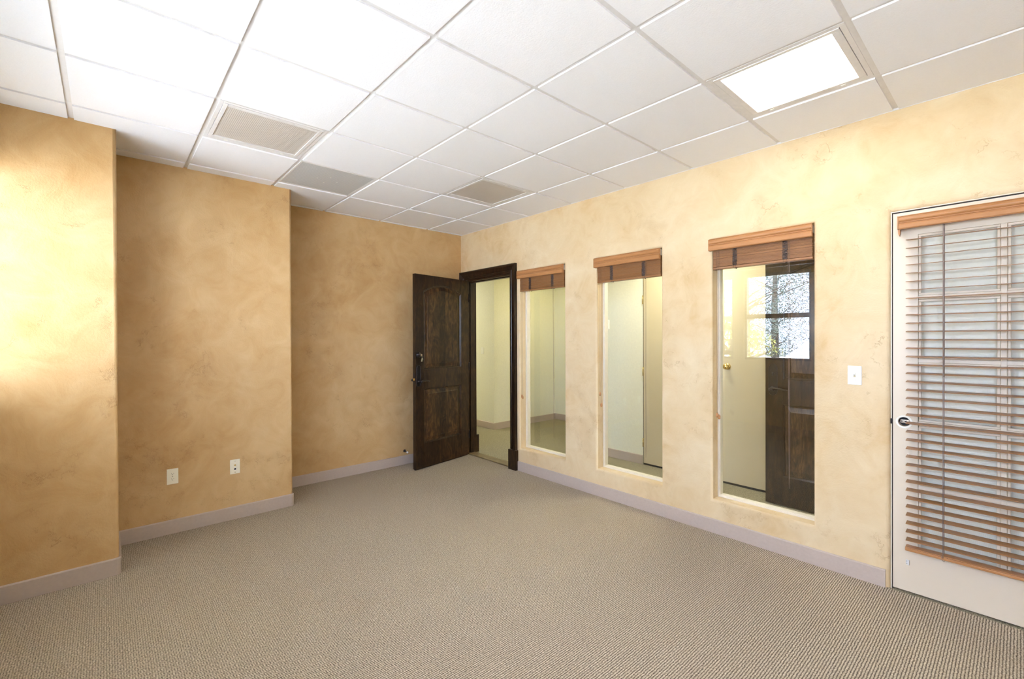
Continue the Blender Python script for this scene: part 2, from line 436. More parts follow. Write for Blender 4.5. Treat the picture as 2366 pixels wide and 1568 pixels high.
# corridor walls
cw = MB()
cw.box(-7, -1.0, -1.33, -1.23, 0, 2.6); cw.box(-1.10, -1.0, -2.65, -1.33, 0, 2.6)
cw.box(-1.1, .84, -2.75, -2.65, 0, 2.6); cw.box(.74, .84, -2.65, -1.33, 0, 2.6)
cw.box(.74, 4.0, -1.33, -1.23, 0, 2.6); cw.box(4.0, 4.1, -1.33, -.15, 0, 2.6); cw.box(0.0, 4.0, -.15, -.05, 0, 2.6)
struct(cw.build('wall_corridor', M['corridor_wall']), 'pale yellow painted wall of the corridor beyond the doorway', 'wall')
cr = MB(); cr.box(-4.42, -4.32, -.30, -.15, 0, 2.6); cr.box(-4.42, -4.32, -1.23, -1.04, 0, 2.6); cr.box(-4.42, -4.32, -1.04, -.30, 2.2, 2.6)
struct(cr.build('wall_corridor_end', M['corridor_wall']), 'pale cross wall of the corridor behind the panelled door leaf', 'wall')
struct(MB().box(-7, 4.1, -2.75, -WT, 2.6, 2.66).build('ceiling_corridor', M['panel']), 'white ceiling over the corridor', 'ceiling')
struct(MB().box(-7.1, -7, -1.33, -.15, 0, 2.6).build('wall_corridor_rear', M['corridor_wall']), 'pale far end wall of the corridor behind the glass door', 'wall')

# ------------------------------------------------------------------ baseboards
BH, BT = .104, .012
def base_profile():
    return [(0, 0), (BT, 0), (BT, BH-.006), (BT-.003, BH-.0015), (BT-.007, BH), (0, BH)]
def baseboard(name, pts, label, rads=None, h=BH, side=1):
    path = []
    for i, p in enumerate(pts):
        r = (rads or {}).get(i, 0)
        if not r: path.append(Vector(p)); continue
        a = (Vector(pts[i-1])-Vector(p)).normalized(); b = (Vector(pts[i+1])-Vector(p)).normalized(); c = Vector(p)+(a+b)*r
        A = Vector(p)+a*r-c; B = Vector(p)+b*r-c
        for k in range(7):
            t = k/6*PI/2; path.append(c+A*math.cos(t)+B*math.sin(t))
    fns = []
    for i, p in enumerate(path):
        d1 = (path[i]-path[i-1]).normalized() if i else (path[1]-path[0]).normalized()
        d2 = (path[i+1]-path[i]).normalized() if i < len(path)-1 else d1
        n1 = Vector((-d1.y, d1.x))*side; n2 = Vector((-d2.y, d2.x))*side
        nn = (n1+n2); nn = nn/nn.length_squared*2
        fns.append(lambda u, v, p=p, nn=nn: (p.x+nn.x*u, p.y+nn.y*u, v))
    mb = MB(); mb.sweep(base_profile(), fns)
    return struct(mb.build(name, M['base']), label, 'baseboard')
baseboard('baseboard_right', [(-1.163, 0), (-4.346, 0)], 'taupe rubber base along the cream wall under the glass openings', side=-1)
baseboard('baseboard_back', [(XB, .012), (XB, YM-.001)], 'taupe rubber base on the deepest end wall behind the dark door', side=1)
baseboard('baseboard_back_middle', [(XB-.0, YM), (XM, YM), (XM, YP)], 'taupe rubber base under the two outlet plates', {1: .018}, side=1)
baseboard('baseboard_back_left', [(XM, YP), (XP, YP), (XP, YL)], 'taupe rubber base at the left edge of the room', {1: .018}, side=1)
baseboard('baseboard_left', [(XP, YL), (XR, YL)], 'taupe rubber base under the daylight windows', side=1)
baseboard('baseboard_corridor_left', [(-1.955, -1.23), (-1.0, -1.23), (-1.0, -2.65), (.74, -2.65), (.74, -1.23), (4.0, -1.23)], 'taupe rubber base along the pale corridor wall', side=1)
baseboard('baseboard_corridor_right', [(-1.165, -WT), (-4.3, -WT)], 'taupe rubber base on the corridor side of the office wall', side=1)

# ------------------------------------------------------------------ ceiling
def in_room(x, y):
    if x > XB or y > YL or x < XR or y < 0: return False
    if x > XM and y > YM: return False
    if x > XP and y > YP: return False
    return True
xl = [GX-i*T for i in range(0, 13)]; yl = [GY+j*T for j in range(0, 8)]
LIGHTS = {(2, 1): 'off', (2, 4): 'off', (6, 1): 'on', (6, 4): 'on', (9, 1): 'off', (9, 4): 'off'}
VENT = (1, 3)
strips = MB(); panels = MB(); slab = MB()
cuts_x = sorted([XR, XM, XP, XB]+[x for x in xl if XR < x < XB]); cuts_y = sorted([0, YM, YP, YL]+[y for y in yl if 0 < y < YL])
def near(v, arr): return any(abs(v-a) < 1e-6 for a in arr)
g = .0135; ZG = H+.0085
def cell_of(x, y): return (int((GX-x)/T) if x < GX else -1, int((y-GY)/T))
for xa, xb in zip(cuts_x, cuts_x[1:]):
    for ya, yb in zip(cuts_y, cuts_y[1:]):
        cx, cy = (xa+xb)/2, (ya+yb)/2
        if not in_room(cx, cy): continue
        if cell_of(cx, cy) in LIGHTS or cell_of(cx, cy) == VENT: continue
        x0 = xa+(g if near(xa, xl) else 0); x1 = xb-(g if near(xb, xl) else 0)
        y0 = ya+(g if near(ya, yl) else 0); y1 = yb-(g if near(yb, yl) else 0)
        if x1-x0 < .01 or y1-y0 < .01: continue
        panels.box(x0, x1, y0, y1, H, H+.0150)
panels_o = None
slab.box(XR, 0, 0, YL, H+.016, 2.83)
ceil = struct(slab.build('ceiling', M['panel']), 'white suspended panel ceiling over the office', 'ceiling')
panels.build('ceiling_panels', M['panel'], ceil)
for x in xl:
    if XR < x < XB:
        y1 = YL if x < XP else (YP if x < XM else YM)
        strips.box(x-.0155, x+.0155, 0, y1, ZG, H+.016)
for y in yl:
    if 0 < y < YL:
        x1 = XB if y < YM else (XM if y < YP else XP)
        strips.box(XR, x1, y-.0155, y+.0155, ZG+.0002, H+.0162)
# wall angle
for (x0, x1, y0, y1) in [(XR, XB, 0, .004)]: strips.box(x0, x1, y0, y1, ZG-.011, ZG)
strips.build('ceiling_grid', M['grid'], ceil)

def cell_rect(c): return GX-(c[0]+1)*T, GX-c[0]*T, GY+c[1]*T, GY+(c[1]+1)*T
def troffer(c, state, label, hinge):
    x0, x1, y0, y1 = cell_rect(c); cx, cy = (x0+x1)/2, (y0+y1)/2; h = T/2-.0125
    root = empty('ceiling_light', (cx, cy, H), 0, label, 'ceiling light', 'square ceiling lights')
    fr = MB(); w = .021; lo, hi = .0030, .0145
    # outer flange
    for (a, b, c_, d) in ((-h, h, -h, -h+w), (-h, h, h-w, h), (-h, -h+w, -h+w, h-w), (h-w, h, -h+w, h-w)): fr.box(a, b, c_, d, lo+.003, hi, .001)
    fr.build('housing', M['grid'], root)
    dr = MB(); w2 = .031; q = h-w-.002
    for (a, b, c_, d) in ((-q, q, -q, -q+w2-.01), (-q, q, q-w2+.01, q), (-q, -q+w2, -q+w2-.01, q-w2+.01), (q-w2, q, -q+w2-.01, q-w2+.01)): dr.box(a, b, c_, d, lo, hi, .0015)
    dr.build('door_frame', M['grid'], root)
    MB().box(-q+w2-.002, q-w2+.002, -q+w2-.012, q-w2+.012, .0075, .011).build('diffuser', M['lamp_on'] if state == 'on' else M['lens'], root)
    for s in (-1, 1):
        if hinge == 'y0': MB().box(s*.17-.011, s*.17+.011, -h+.012, -h+.026, .0005, .0035, .001).build('latch', M['whitepl'], root)
        elif hinge == 'x1': MB().box(h-.026, h-.012, s*.17-.011, s*.17+.011, .0005, .0035, .001).build('latch', M['whitepl'], root)
        else: MB().box(-h+.012, -h+.026, s*.19-.011, s*.19+.011, .0005, .0035, .001).build('latch', M['whitepl'], root)
    return root
troffer((2,1), 'off', 'unlit square ceiling light nearest the open dark door', 'x0')
troffer((2,4), 'off', 'unlit square ceiling light with pale beige lens beside the perforated vent', 'x1')
troffer((6,1), 'on', 'glowing square ceiling light near the blind-covered glass door', 'y0')
troffer((6,4), 'on', 'glowing square ceiling light above the camera position', 'y0')
troffer((9,1), 'off', 'unlit square ceiling light at the rear beside the cream wall', 'y0')
troffer((9,4), 'off', 'unlit square ceiling light at the rear beside the daylight windows', 'y0')
x0, x1, y0, y1 = cell_rect(VENT); cx, cy = (x0+x1)/2, (y0+y1)/2; h = T/2-.0125
v = empty('ceiling_vent', (cx, cy, H), 0, 'grey perforated square ceiling air vent beside the unlit light', 'vent')
MB().box(-h+.006, h-.006, -h+.006, h-.006, .0045, .0085).build('perforated_face', M['perf'], v)
fm = MB()
for (a, b, c_, d) in ((-h, h, -h, -h+.012), (-h, h, h-.012, h), (-h, -h+.012, -h+.012, h-.012), (h-.012, h, -h+.012, h-.012)): fm.box(a, b, c_, d, .0035, .0145)
fm.build('frame', M['grid'], v)
for sx, sy in ((-1, 0), (1, 0), (0, -1), (0, 1)): MB().lathe([(.003, 0), (.003, .002)], (sx*.08, sy*.08, .0025), (0, 0, 1), 8).build('screw', M['whitepl'], v)

# ------------------------------------------------------------------ inner windows
ORD = ['narrow fixed interior window beside the dark doorway', 'narrow fixed interior window in the middle of the cream wall', 'narrow fixed interior window nearest the light switch']
for n, (a, b) in enumerate(WIN):
    root = empty('window_%d' % (n+1), ((a+b)/2, YG, WZ0), 0, ORD[n], 'window', kind='structure')
    hw = (b-a)/2; hh = WZ1-WZ0; f = MB(); w = .018
    for yy0, yy1, ww in ((-.030, .020, w), (.020, .026, w*.6)):
        f.box(-hw, -hw+ww, yy0, yy1, 0, hh, .002); f.box(hw-ww, hw, yy0, yy1, 0, hh, .002)
        f.box(-hw+ww, hw-ww, yy0, yy1, 0, ww, .002); f.box(-hw+ww, hw-ww, yy0, yy1, hh-ww, hh, .002)
    f.build('frame', M['white_frame'], root)
    MB().box(-hw+.012, hw-.012, -.003, .003, .012, hh-.012).build('pane', M['glass'], root)

# ------------------------------------------------------------------ wooden blinds
def valance_prof(z0, z1, y0, y1):
    H_ = z1-z0; d = y1-y0
    pts = [(0, 0), (.80, 0), (1, .07), (1, .34), (.86, .40), (.72, .42), (.72, .455), (.90, .475), (.90, .515), (.72, .535), (.72, .565), (.92, .60), (1.06, .68), (1.10, .76), (1.02, .86), (.86, .90), (.86, .93), (.98, .95), (.92, 1), (0, 1)]
    return [(y0+a*d, z0+b*H_) for a, b in pts]
def raised_blind(n, a, b, label, seed, droop=0.0):
    rnd = random.Random(seed)
    cx = (a+b)/2; hw = (b-a)/2
    root = empty('wooden_blind', (cx, 0, WZ1), 0, label, 'window blind', 'raised wooden blinds in the interior windows')
    v = MB(); v.prism(valance_prof(-.093, -.006, .006, .030), -hw+.004, hw+.010, 'x', 0)
    v.build('valance', M['blind'], root)
    vr = MB(); vr.box(hw+.0101, hw+.016, -.02, .028, -.091, -.008, .001); vr.build('valance_return', M['blind'], root)
    MB().box(-hw+.01, hw-.008, -.052, .000, -.06, -.010, .002).build('headrail', M['white_frame'], root)
    st = MB(); z = -.064; k = 0
    W2 = .024; yc = -.027
    zb = -.213
    while z > zb:
        th = .0037; dy = rnd.uniform(-.0018, .0018); dx = rnd.uniform(-.0015, .0015); tilt = rnd.uniform(-.012, .012)
        Mx = Matrix.Translation((dx, yc+dy, z)) @ Matrix.Rotation(tilt, 4, 'X')
        st.box(-hw+.008, hw-.008, -W2, W2, -th/2, th/2, .0007, Mx, 1)
        z -= .0041+rnd.uniform(-.0004, .0009)
    st.build('slats', M['blind'], root)
    br = MB(); br.box(-hw+.006, hw-.006, yc-W2-.001, yc+W2+.001, zb-.019, zb-.003, .003); rail = br.build('bottom_rail', M['blind'], root)
    # bunched ladder strings
    for sx in (-.42, .42):
        t = MB(); zz = -.095
        cxs = sx*hw*1.18
        while zz > zb-.002:
            for q in range(3):
                p = [(cxs+rnd.uniform(-.017, .017), yc+W2+rnd.uniform(.001, .006), zz+rnd.uniform(-.004, .004)) for _ in range(4)]
                t.tube(p, .0011, 5)
            zz -= .0042
        for dxx in (-.013, .013): t.tube([(cxs+dxx+.002*math.sin(i*1.9), yc+W2+.003, -.095-(abs(zb)-.095)*i/8) for i in range(9)], .0012, 5)
        t.tube([(cxs-.01, yc+W2+.004, zb), (cxs-.006, yc+W2+.005, zb-.022), (cxs+.002, yc+W2+.004, zb-.028), (cxs+.008, yc+W2+.003, zb-.018), (cxs+.006, yc+W2+.002, zb)], .0011, 5)
        t.build('ladder_string', M['tape'], root)
        p = MB(); p.lathe([(.004, 0), (.006, .004), (.003, .008)], (cxs, yc, zb-.019), (0, 0, -1), 10); p.build('cord_plug', M['tape'], root)
    # small care sticker under the bottom rail of the two left blinds
    # pull cord with wooden acorns on the left, tilt cord on the right
    zl = {1: -1.36, 2: -1.24, 3: -1.30}[n]
    for q, dxx in enumerate((0, .014)):
        xL = hw-.040-dxx   # towards the doorway = +x
        c = MB(); L_ = zl-(.0 if q == 0 else (.10 if n == 2 else .012))
        c.tube([(xL, .004, -.10), (xL+.001, .004, L_*.5), (xL, .003, L_)], .0009, 5)
        pc = c.build('pull_cord', M['cord'], root)
        ac = MB(); ac.lathe([(.0015, 0), (.006, .004), (.0095, .012), (.0085, .022), (.010, .026), (.006, .034), (.001, .036)], (xL, .003, L_), (0, 0, -1), 14)
        ac.build('tassel', M['blind'], pc)
    xr = -hw+.135
    for q, dxx in enumerate((0, .009)):
        MB().tube([(xr+dxx, .012, -.10), (xr+dxx*.8, .012, -.9), (xr+dxx*.5, .010, -1.55-.12*q), (xr+.004, .010, -1.75)], .0010, 5).build('tilt_cord', M['cord'], root)
    return root
raised_blind(1, *WIN[0], 'raised reddish wooden blind in the glass opening beside the dark doorway', 1)
raised_blind(2, *WIN[1], 'raised wooden blind in the middle glass opening', 2)
raised_blind(3, *WIN[2], 'raised wooden blind in the glass opening nearest the light switch', 3)

# ------------------------------------------------------------------ main doorway: casing, plinths, jamb
def casing(name, x0, x1, zt, face, sgn, label, wl_=.105, wr_=.105):
    """face: y of the wall face, sgn: direction it projects"""
    prof = [(0, 0), (0, .012), (.006, .016), (.022, .016), (.028, .021), (.034, .017), (.040, .021), (.072, .028), (.080, .033), (.094, .036), (.105, .033), (.105, 0)]
    def col(xe, d, zlo, w):
        k = w/.105
        return lambda u, v: (xe+d*u*k, face+sgn*v, zlo)
    def cor(xe, d, w):
        k = w/.105
        return lambda u, v: (xe+d*u*k, face+sgn*v, zt+u)
    mb = MB(); mb.sweep(prof, [col(x0, -1, .215, wl_), cor(x0, -1, wl_), cor(x1, 1, wr_), col(x1, 1, .215, wr_)])
    return mb.build(name, M['alder_frame'])
c1 = casing('trim_1', DX0, DX1, DZ, 0, 1, '', .105, .098)
struct(c1, 'dark stained moulded wood casing around the open doorway', 'door casing')
pl = MB(); pl.box(DX0-.120, DX0+.006, 0.0, .043, 0, .222, .004)
struct(pl.build('trim_2', M['alder_frame']), 'dark wood plinth block at the foot of the doorway casing', 'plinth block')
pl = MB(); pl.box(DX1-.006, DX1+.099, 0.0005, .043, 0, .222, .004)
struct(pl.build('trim_3', M['alder_frame']), 'dark wood plinth block behind the hinge side of the open door', 'plinth block')
c2 = casing('trim_4', DX0, DX1, DZ, -WT, -1, '')
struct(c2, 'dark wood casing on the corridor side of the doorway', 'door casing')
pl = MB(); pl.box(DX1-.010, DX1+.112, -WT-.045, -WT-.0005, 0, .222, .004); pl.box(DX0-.112, DX0+.010, -WT-.045, -WT-.0005, 0, .222, .004)
struct(pl.build('trim_5', M['alder_frame']), 'dark wood plinth blocks on the corridor side of the doorway', 'plinth block')
j = MB(); jt = .018
j.box(DX1-jt, DX1, -WT, 0, 0.0, DZ-jt); j.box(DX0, DX0+jt, -WT, 0, 0.0, DZ-jt); j.box(DX0, DX1, -WT, 0, DZ-jt, DZ)
j.box(DX1-jt-.012, DX1-jt, -.10, -.05, 0.0, DZ-jt-.012, .001); j.box(DX0+jt, DX0+jt+.012, -.10, -.05, 0.0, DZ-jt-.012, .001); j.box(DX0+jt, DX1-jt, -.10, -.05, DZ-jt-.012, DZ-jt, .001)
jo = struct(j.build('trim_6', M['alder_frame']), 'dark wood jamb lining of the open doorway', 'door jamb')
MB().box(DX0+jt, DX0+jt+.0025, -.045, -.012, .93, 1.09, .0008).build('strike_plate', M['bronze'], jo)
th = MB(); th.box(DX0+jt, DX1-jt, -.115, -.004, .0, .013, .003)
struct(th.build('trim_7', wood('threshold_wood', (.14,.09,.04), (.25,.17,.08), (.36,.26,.13), plank=9, axis='x')), 'flat brown wood threshold strip across the doorway', 'threshold')

# ------------------------------------------------------------------ panelled wood doors
def panel_door(root, w, h, t, panels, mat_frame, mat_panel, inset=.014):
    """local: x across from hinge, y thickness 0..t, z up. panels: (x0,x1,z0,z1,arch)"""
    st = MB()
    x0, x1 = panels[0][0], panels[0][1]
    st.box(0, x0, 0, t, 0, h, .0015); st.box(x1, w, 0, t, 0, h, .0015)
    ps = sorted(panels, key=lambda p: p[2]); z = 0
    for p in ps:
        st.box(x0, x1, 0, t, z, p[2], 0); z = p[3]
    top = ps[-1]; arch = top[4]; n = 24
    poly = [(x1, h), (x0, h), (x0, top[3])]
    for k in range(1, n):
        s = k/n; poly.append((x0+(x1-x0)*s, top[3]+arch*(1-(2*s-1)**2)))
    poly.append((x1, top[3]))
    st.prism(poly, 0, t, 'y')
    # ogee stuck moulding round each opening
    for (a, b, c, d, ar) in panels:
        for side in (0, 1):
            def outline(o):
                pts = [(b-o, c+o), (a+o, c+o)]
                for k in range(0, n+1):
                    s = k/n; x = a+o+(b-a-2*o)*s
                    pts.append((x, d-o+(ar*(1-(2*s-1)**2) if ar else 0)))
                return pts
            rings = []
            for o, dep in ((0, 0.0), (.002, .004), (.009, .0065), (.013, .013), (.018, inset+.002)):
                yy = dep if side == 0 else t-dep
                rings.append([(x, yy, z) for x, z in outline(o)])
            for A, B in zip(rings, rings[1:]):
                m_ = len(A)
                for k in range(m_): st.quads([[A[k], A[(k+1)%m_], B[(k+1)%m_], B[k]]])
    st.build('stiles_and_rails', mat_frame, root)
    for (a, b, c, d, ar) in panels:
        pm = MB(); bm = pm.bm
        def outline(o):
            pts = [(b-o, c+o), (a+o, c+o)]
            for k in range(0, n+1):
                s = k/n; x = a+o+(b-a-2*o)*s
                pts.append((x, d-o+(ar*(1-(2*s-1)**2) if ar else 0)))
            return pts
        for side in (0, 1):
            rings = []
            for o, dep in ((.010, inset), (.022, inset), (.024, inset-.002), (.060, .0045), (.063, .002)):
                yy = dep if side == 0 else t-dep
                rings.append([bm.verts.new((x, yy, z)) for x, z in outline(o)])
            for A, B in zip(rings, rings[1:]):
                m_ = len(A)
                for k in range(m_): bm.faces.new((A[k], A[(k+1)%m_], B[(k+1)%m_], B[k]))
            bm.faces.new(rings[-1])
        bmesh.ops.recalc_face_normals(bm, faces=bm.faces)
        pm.build('panel', mat_panel, root)

def lever_set(root, x, z, y, sgn, dirx, plate_h=.262, plate_w=.070, round_ends=True, turn=False, holes=True):
    """backplate with lever; sgn: outward y direction, dirx: way the lever points"""
    pt = MB(); hw = plate_w/2; hh = plate_h/2; n = 14
    # outline with necked arched ends
    def outl(k):
        pts = []
        for i in range(n+1):
            a = PI*i/n; pts.append((k*hw*.90*math.cos(a), hh-hw*.9+k*hw*.90*math.sin(a)))
        pts.append((-k*hw, hh-hw*.95)); pts.append((-k*hw, -hh+hw*.95))
        for i in range(n+1):
            a = PI+PI*i/n; pts.append((k*hw*.90*math.cos(a), -hh+hw*.9+k*hw*.90*math.sin(a)))
        pts.append((k*hw, -hh+hw*.95)); pts.append((k*hw, hh-hw*.95))
        return pts
    bm = pt.bm; rings = []
    for k, d in ((1, 0), (1, .005), (.94, .008), (.86, .0085), (.80, .0065)):
        rings.append([bm.verts.new((x+a, y+sgn*d, z+b)) for a, b in outl(k)])
    for A, B in zip(rings, rings[1:]):
        m_ = len(A)
        for q in range(m_): bm.faces.new((A[q], A[(q+1)%m_], B[(q+1)%m_], B[q]))
    bm.faces.new(rings[-1]); bm.faces.new(rings[0][::-1])
    bmesh.ops.recalc_face_normals(bm, faces=bm.faces)
    plate = pt.build('back_plate', M['bronze'], root)
    zl = z-hh+.058
    lv = MB(); lv.lathe([(.019, 0), (.021, .004), (.017, .010), (.0105, .016), (.010, .036), (.014, .044), (.015, .054), (.010, .060), (.001, .061)], (x, y+sgn*.006, zl), (0, sgn, 0), 24)
    pts = [(x+dirx*s, y+sgn*(.050+.006*math.sin(s/.125*PI)), zl+.006*math.sin(s/.125*PI*1.5)+.004) for s in [i*.0125 for i in range(11)]]
    lv.tube(pts, [.0085, .0085, .008, .0075, .007, .0067, .0064, .0062, .006, .005, .003], 12)
    lv.build('lever', M['bronze'], root)
    if turn:
        tn = MB(); tn.lathe([(.011, 0), (.011, .004), (.006, .007), (.005, .014)], (x, y+sgn*.006, z+hh-.085), (0, sgn, 0), 20)
        tn.box(x-.004, x+.004, min(y+sgn*.016, y+sgn*.030), max(y+sgn*.016, y+sgn*.030), z+hh-.100, z+hh-.070, .002)
        tn.build('thumb_turn', M['bronze'], root)

DANG = math.atan2(.86, -.17)
dr = empty('door_1', (-.2135, .018, .012), DANG, 'open dark stained wood door with an arched panel', 'door', kind='structure')
# local +x runs from hinge to free edge, local +y is towards the end wall... camera sees the face at local y = t
PD = [(.135, .742, .272, .885, 0), (.135, .742, 1.100, 1.985, .082)]
dw, dh, dt = .862, 2.168, .045
panel_door(dr, dw, dh, dt, PD, M['alder_frame'], M['alder'])
# camera side is local +y? (normal of local +y = rotate (0,1) by DANG = (-sin, cos) -> (-.98,-.19): towards the camera)
lever_set(dr, .822, 1.035, dt, 1, -1, plate_h=.240, plate_w=.060)
lever_set(dr, .822, 1.075, 0, -1, -1, plate_h=.300)
db = MB(); db.lathe([(.032, 0), (.032, .006), (.028, .012), (.020, .015), (.018, .022), (.001, .0225)], (.822, dt, 1.268), (0, 1, 0), 24)
db.build('deadbolt', M['bronze'], dr)
ed = MB(); ed.box(dw-.0005, dw+.0015, .009, dt-.009, .95, 1.07, .0005); ep = ed.build('latch_plate', M['bronze'], dr)
lt = MB(); lt.prism([(dw, .014), (dw+.012, .018), (dw+.012, .022), (dw, .031)], .985, 1.010, 'z', .001); lt.build('latch_bolt', M['brass'], ep)
ed = MB(); ed.box(dw-.0005, dw+.0012, .009, dt-.009, 1.22, 1.30, .0005); ed.build('deadbolt_plate', M['bronze'], dr)
for z_ in (.25, 1.10, 1.95):
    hg = MB(); hg.cyl((-.004, dt+.004, z_-.05), (-.004, dt+.004, z_+.05), .007, n=12); hg.box(-.012, .0, dt-.03, dt+.001, z_-.05, z_+.05); hg.build('hinge', M['bronze'], dr)
sw = MB(); sw.box(.01, dw-.004, .012, .033, -.008, .002); sw.build('door_sweep', M['dark_gap'], dr)
# keys
Rz = Matrix.Translation((-.2135, .018, .012)) @ Matrix.Rotation(DANG, 4, 'Z')
def wp(x, y, z): return Rz @ Vector((x, y, z))
kp = wp(.822, dt+.024, 1.268)
key = empty('key', kp, DANG, 'small silver key ring set hanging from the deadbolt of the open dark door', 'key')
k = MB(); k.box(-.0012, .0012, -.002, .018, -.004, .004, .0005); k.lathe([(.012, -.001), (.012, .001)], (0, .028, 0), (1, 0, 0), 20); k.build('key_blade', M['steel'], key)
k = MB(); k.tube([(.012*math.sin(a), .036, -.018+.012*math.cos(a)) for a in [2*PI*i/20 for i in range(20)]], .0012, 6, closed=True); k.build('key_ring', M['steel'], key)
k = MB(); k.box(-.022, -.002, .0345, .0365, -.072, -.046, .001, Matrix.Rotation(-.25, 4, 'Y')); k.lathe([(.013, -.001), (.013, .001)], (-.002, .037, -.046), (0, 1, 0), 18); k.build('spare_key', M['steel'], key)

# door stop on the end wall
ds = empty('door_stop', (XB, .812, .155), 0, 'small black wall door stop with white tip above the base behind the dark door', 'door stop')
d_ = MB(); d_.lathe([(.016, 0), (.016, .004), (.009, .009), (.0055, .012), (.0055, .060)], (0, 0, 0), (-1, 0, -.08), 18); d_.build('stem', M['bronze'], ds)
d_ = MB(); d_.lathe([(.009, 0), (.0105, .004), (.0105, .014), (.006, .018), (.001, .0182)], (-.058, 0, -.0047), (-1, 0, -.08), 16); d_.build('bumper', M['whitepl'], ds)

# ------------------------------------------------------------------ glass door with lowered blind at right
gd = empty('door_2', (FX1, 0, 0), 0, 'cream painted glazed door covered by a lowered wooden blind', 'door', kind='structure')
fy = -.016     # door face
wF = FX1-FX0
# white stop frame in the opening, black strip standing for the dark gap, then the leaf
f = MB(); f.box(-.0045, 0, -.08, -.006, 0, FZ); f.box(-wF, -wF+.0045, -.08, -.006, 0, FZ); f.box(-wF+.0045, -.0045, -.08, -.006, FZ-.005, FZ)
fo = f.build('frame', M['white_frame'], gd)
f = MB(); f.box(-.0085, -.0045, -.06, -.018, 0, FZ-.009); f.box(-wF+.0045, -wF+.0085, -.06, -.018, 0, FZ-.009); f.box(-wF+.0045, -.0045, -.06, -.018, FZ-.011, FZ-.005)
f.build('gap_strip', M['dark_gap'], gd)
lx0, lx1, lz0, lz1 = -wF+.0085, -.0085, .010, FZ-.011
gx0, gx1, gz0, gz1 = -.778, -.118, .262, 2.045     # glazed field
cols, rows, mun = 2, 5, .024
lf = MB()
y0_, y1_ = fy-.044, fy
hole_c, hole_z, hole_r = -.058, .978, .027
# stile next to the handle is cut round the bored hole
def ring_panel(mb, xa, xb, za, zb, cx_, cz_, r, ya, yb, n=32):
    bm = mb.bm
    def sq(i):
        a = 2*PI*i/n; c, s = math.cos(a), math.sin(a); k = 1/max(abs(c), abs(s))
        return (cx_+(xb-cx_ if c > 0 else cx_-xa)*c*k if abs(c) > 1e-9 else cx_, cz_+(zb-cz_ if s > 0 else cz_-za)*s*k)
    for i in range(n):
        a0, a1 = 2*PI*i/n, 2*PI*(i+1)/n; p, q = sq(i), sq(i+1)
        c0 = (cx_+r*math.cos(a0), cz_+r*math.sin(a0)); c1 = (cx_+r*math.cos(a1), cz_+r*math.sin(a1))
        for y in (ya, yb): mb.quads([[(p[0],y,p[1]), (q[0],y,q[1]), (c1[0],y,c1[1]), (c0[0],y,c0[1])]])
        mb.quads([[(c0[0],ya,c0[1]), (c1[0],ya,c1[1]), (c1[0],yb,c1[1]), (c0[0],yb,c0[1])]])
lf.box(gx1, lx1, y0_, y1_, lz0, hole_z-.05); lf.box(gx1, lx1, y0_, y1_, hole_z+.05, lz1)
ring_panel(lf, gx1, lx1, hole_z-.05, hole_z+.05, hole_c, hole_z, hole_r, y0_, y1_)
lf.quads([[(lx1, y0_, hole_z-.05), (lx1, y1_, hole_z-.05), (lx1, y1_, hole_z+.05), (lx1, y0_, hole_z+.05)]])
lf.box(lx0, gx0, y0_, y1_, lz0, lz1)
lf.box(gx0, gx1, y0_, y1_, lz0, gz0); lf.box(gx0, gx1, y0_, y1_, gz1, lz1)
bmesh.ops.recalc_face_normals(lf.bm, faces=lf.bm.faces)
leaf = lf.build('leaf', M['cream_paint'], gd)
pw = (gx1-gx0)/cols; ph = (gz1-gz0)/rows
mn = MB()
for c in range(1, cols): mn.box(gx0+c*pw-mun/2, gx0+c*pw+mun/2, y0_+.008, y1_-.002, gz0, gz1, .003)
for r in range(1, rows): mn.box(gx0, gx1, y0_+.009, y1_-.003, gz0+r*ph-mun/2, gz0+r*ph+mun/2, .003)
mn.build('muntins', M['cream_paint'], gd)
bd = MB(); w = .013
for c in range(cols):
    for r in range(rows):
        a = gx0+c*pw+(mun/2 if c else 0); b = gx0+(c+1)*pw-(mun/2 if c < cols-1 else 0); c_ = gz0+r*ph+(mun/2 if r else 0); d = gz0+(r+1)*ph-(mun/2 if r < rows-1 else 0)
        for (xa, xb, za, zb) in ((a, b, c_, c_+w), (a, b, d-w, d), (a, a+w, c_+w, d-w), (b-w, b, c_+w, d-w)): bd.box(xa, xb, fy-.022, fy-.008, za, zb, .003)
bd.build('glazing_bead', M['cream_paint'], gd)
for c in range(cols):
    for r in range(rows):
        MB().box(gx0+c*pw+.005, gx0+(c+1)*pw-.005, fy-.027, fy-.023, gz0+r*ph+.005, gz0+(r+1)*ph-.005).build('pane', M['glass'], gd)
hwm = MB(); hwm.box(hole_c-.021, hole_c+.020, fy-.026, fy-.018, hole_z-.009, hole_z+.010, .002); hwm.box(hole_c-.023, hole_c-.008, fy-.019, fy-.014, hole_z-.013, hole_z+.006, .002)
lm = hwm.build('latch_mechanism', M['steel'], gd)
hh_ = MB(); hh_.cyl((hole_c+.012, fy-.0185, hole_z+.001), (hole_c+.012, fy-.0165, hole_z+.001), .003, n=10); hh_.box(hole_c-.012, hole_c-.002, fy-.019, fy-.0135, hole_z-.003, hole_z+.003); hh_.build('latch_slot', M['black'], lm)
rp = MB(); rp.lathe([(hole_r, 0), (hole_r, .0012), (.0365, .0008), (.0375, 0)], (hole_c, fy, hole_z), (0, 1, 0), 36, caps=False)
rp.build('bare_ring', plain('old_white_paint', (.90,.86,.76), .4), gd)
bk = MB(); bk.box(hole_c-.03, hole_c+.03, fy-.046, fy-.044, hole_z-.03, hole_z+.03); bk.build('hole_back', M['dark_gap'], gd)
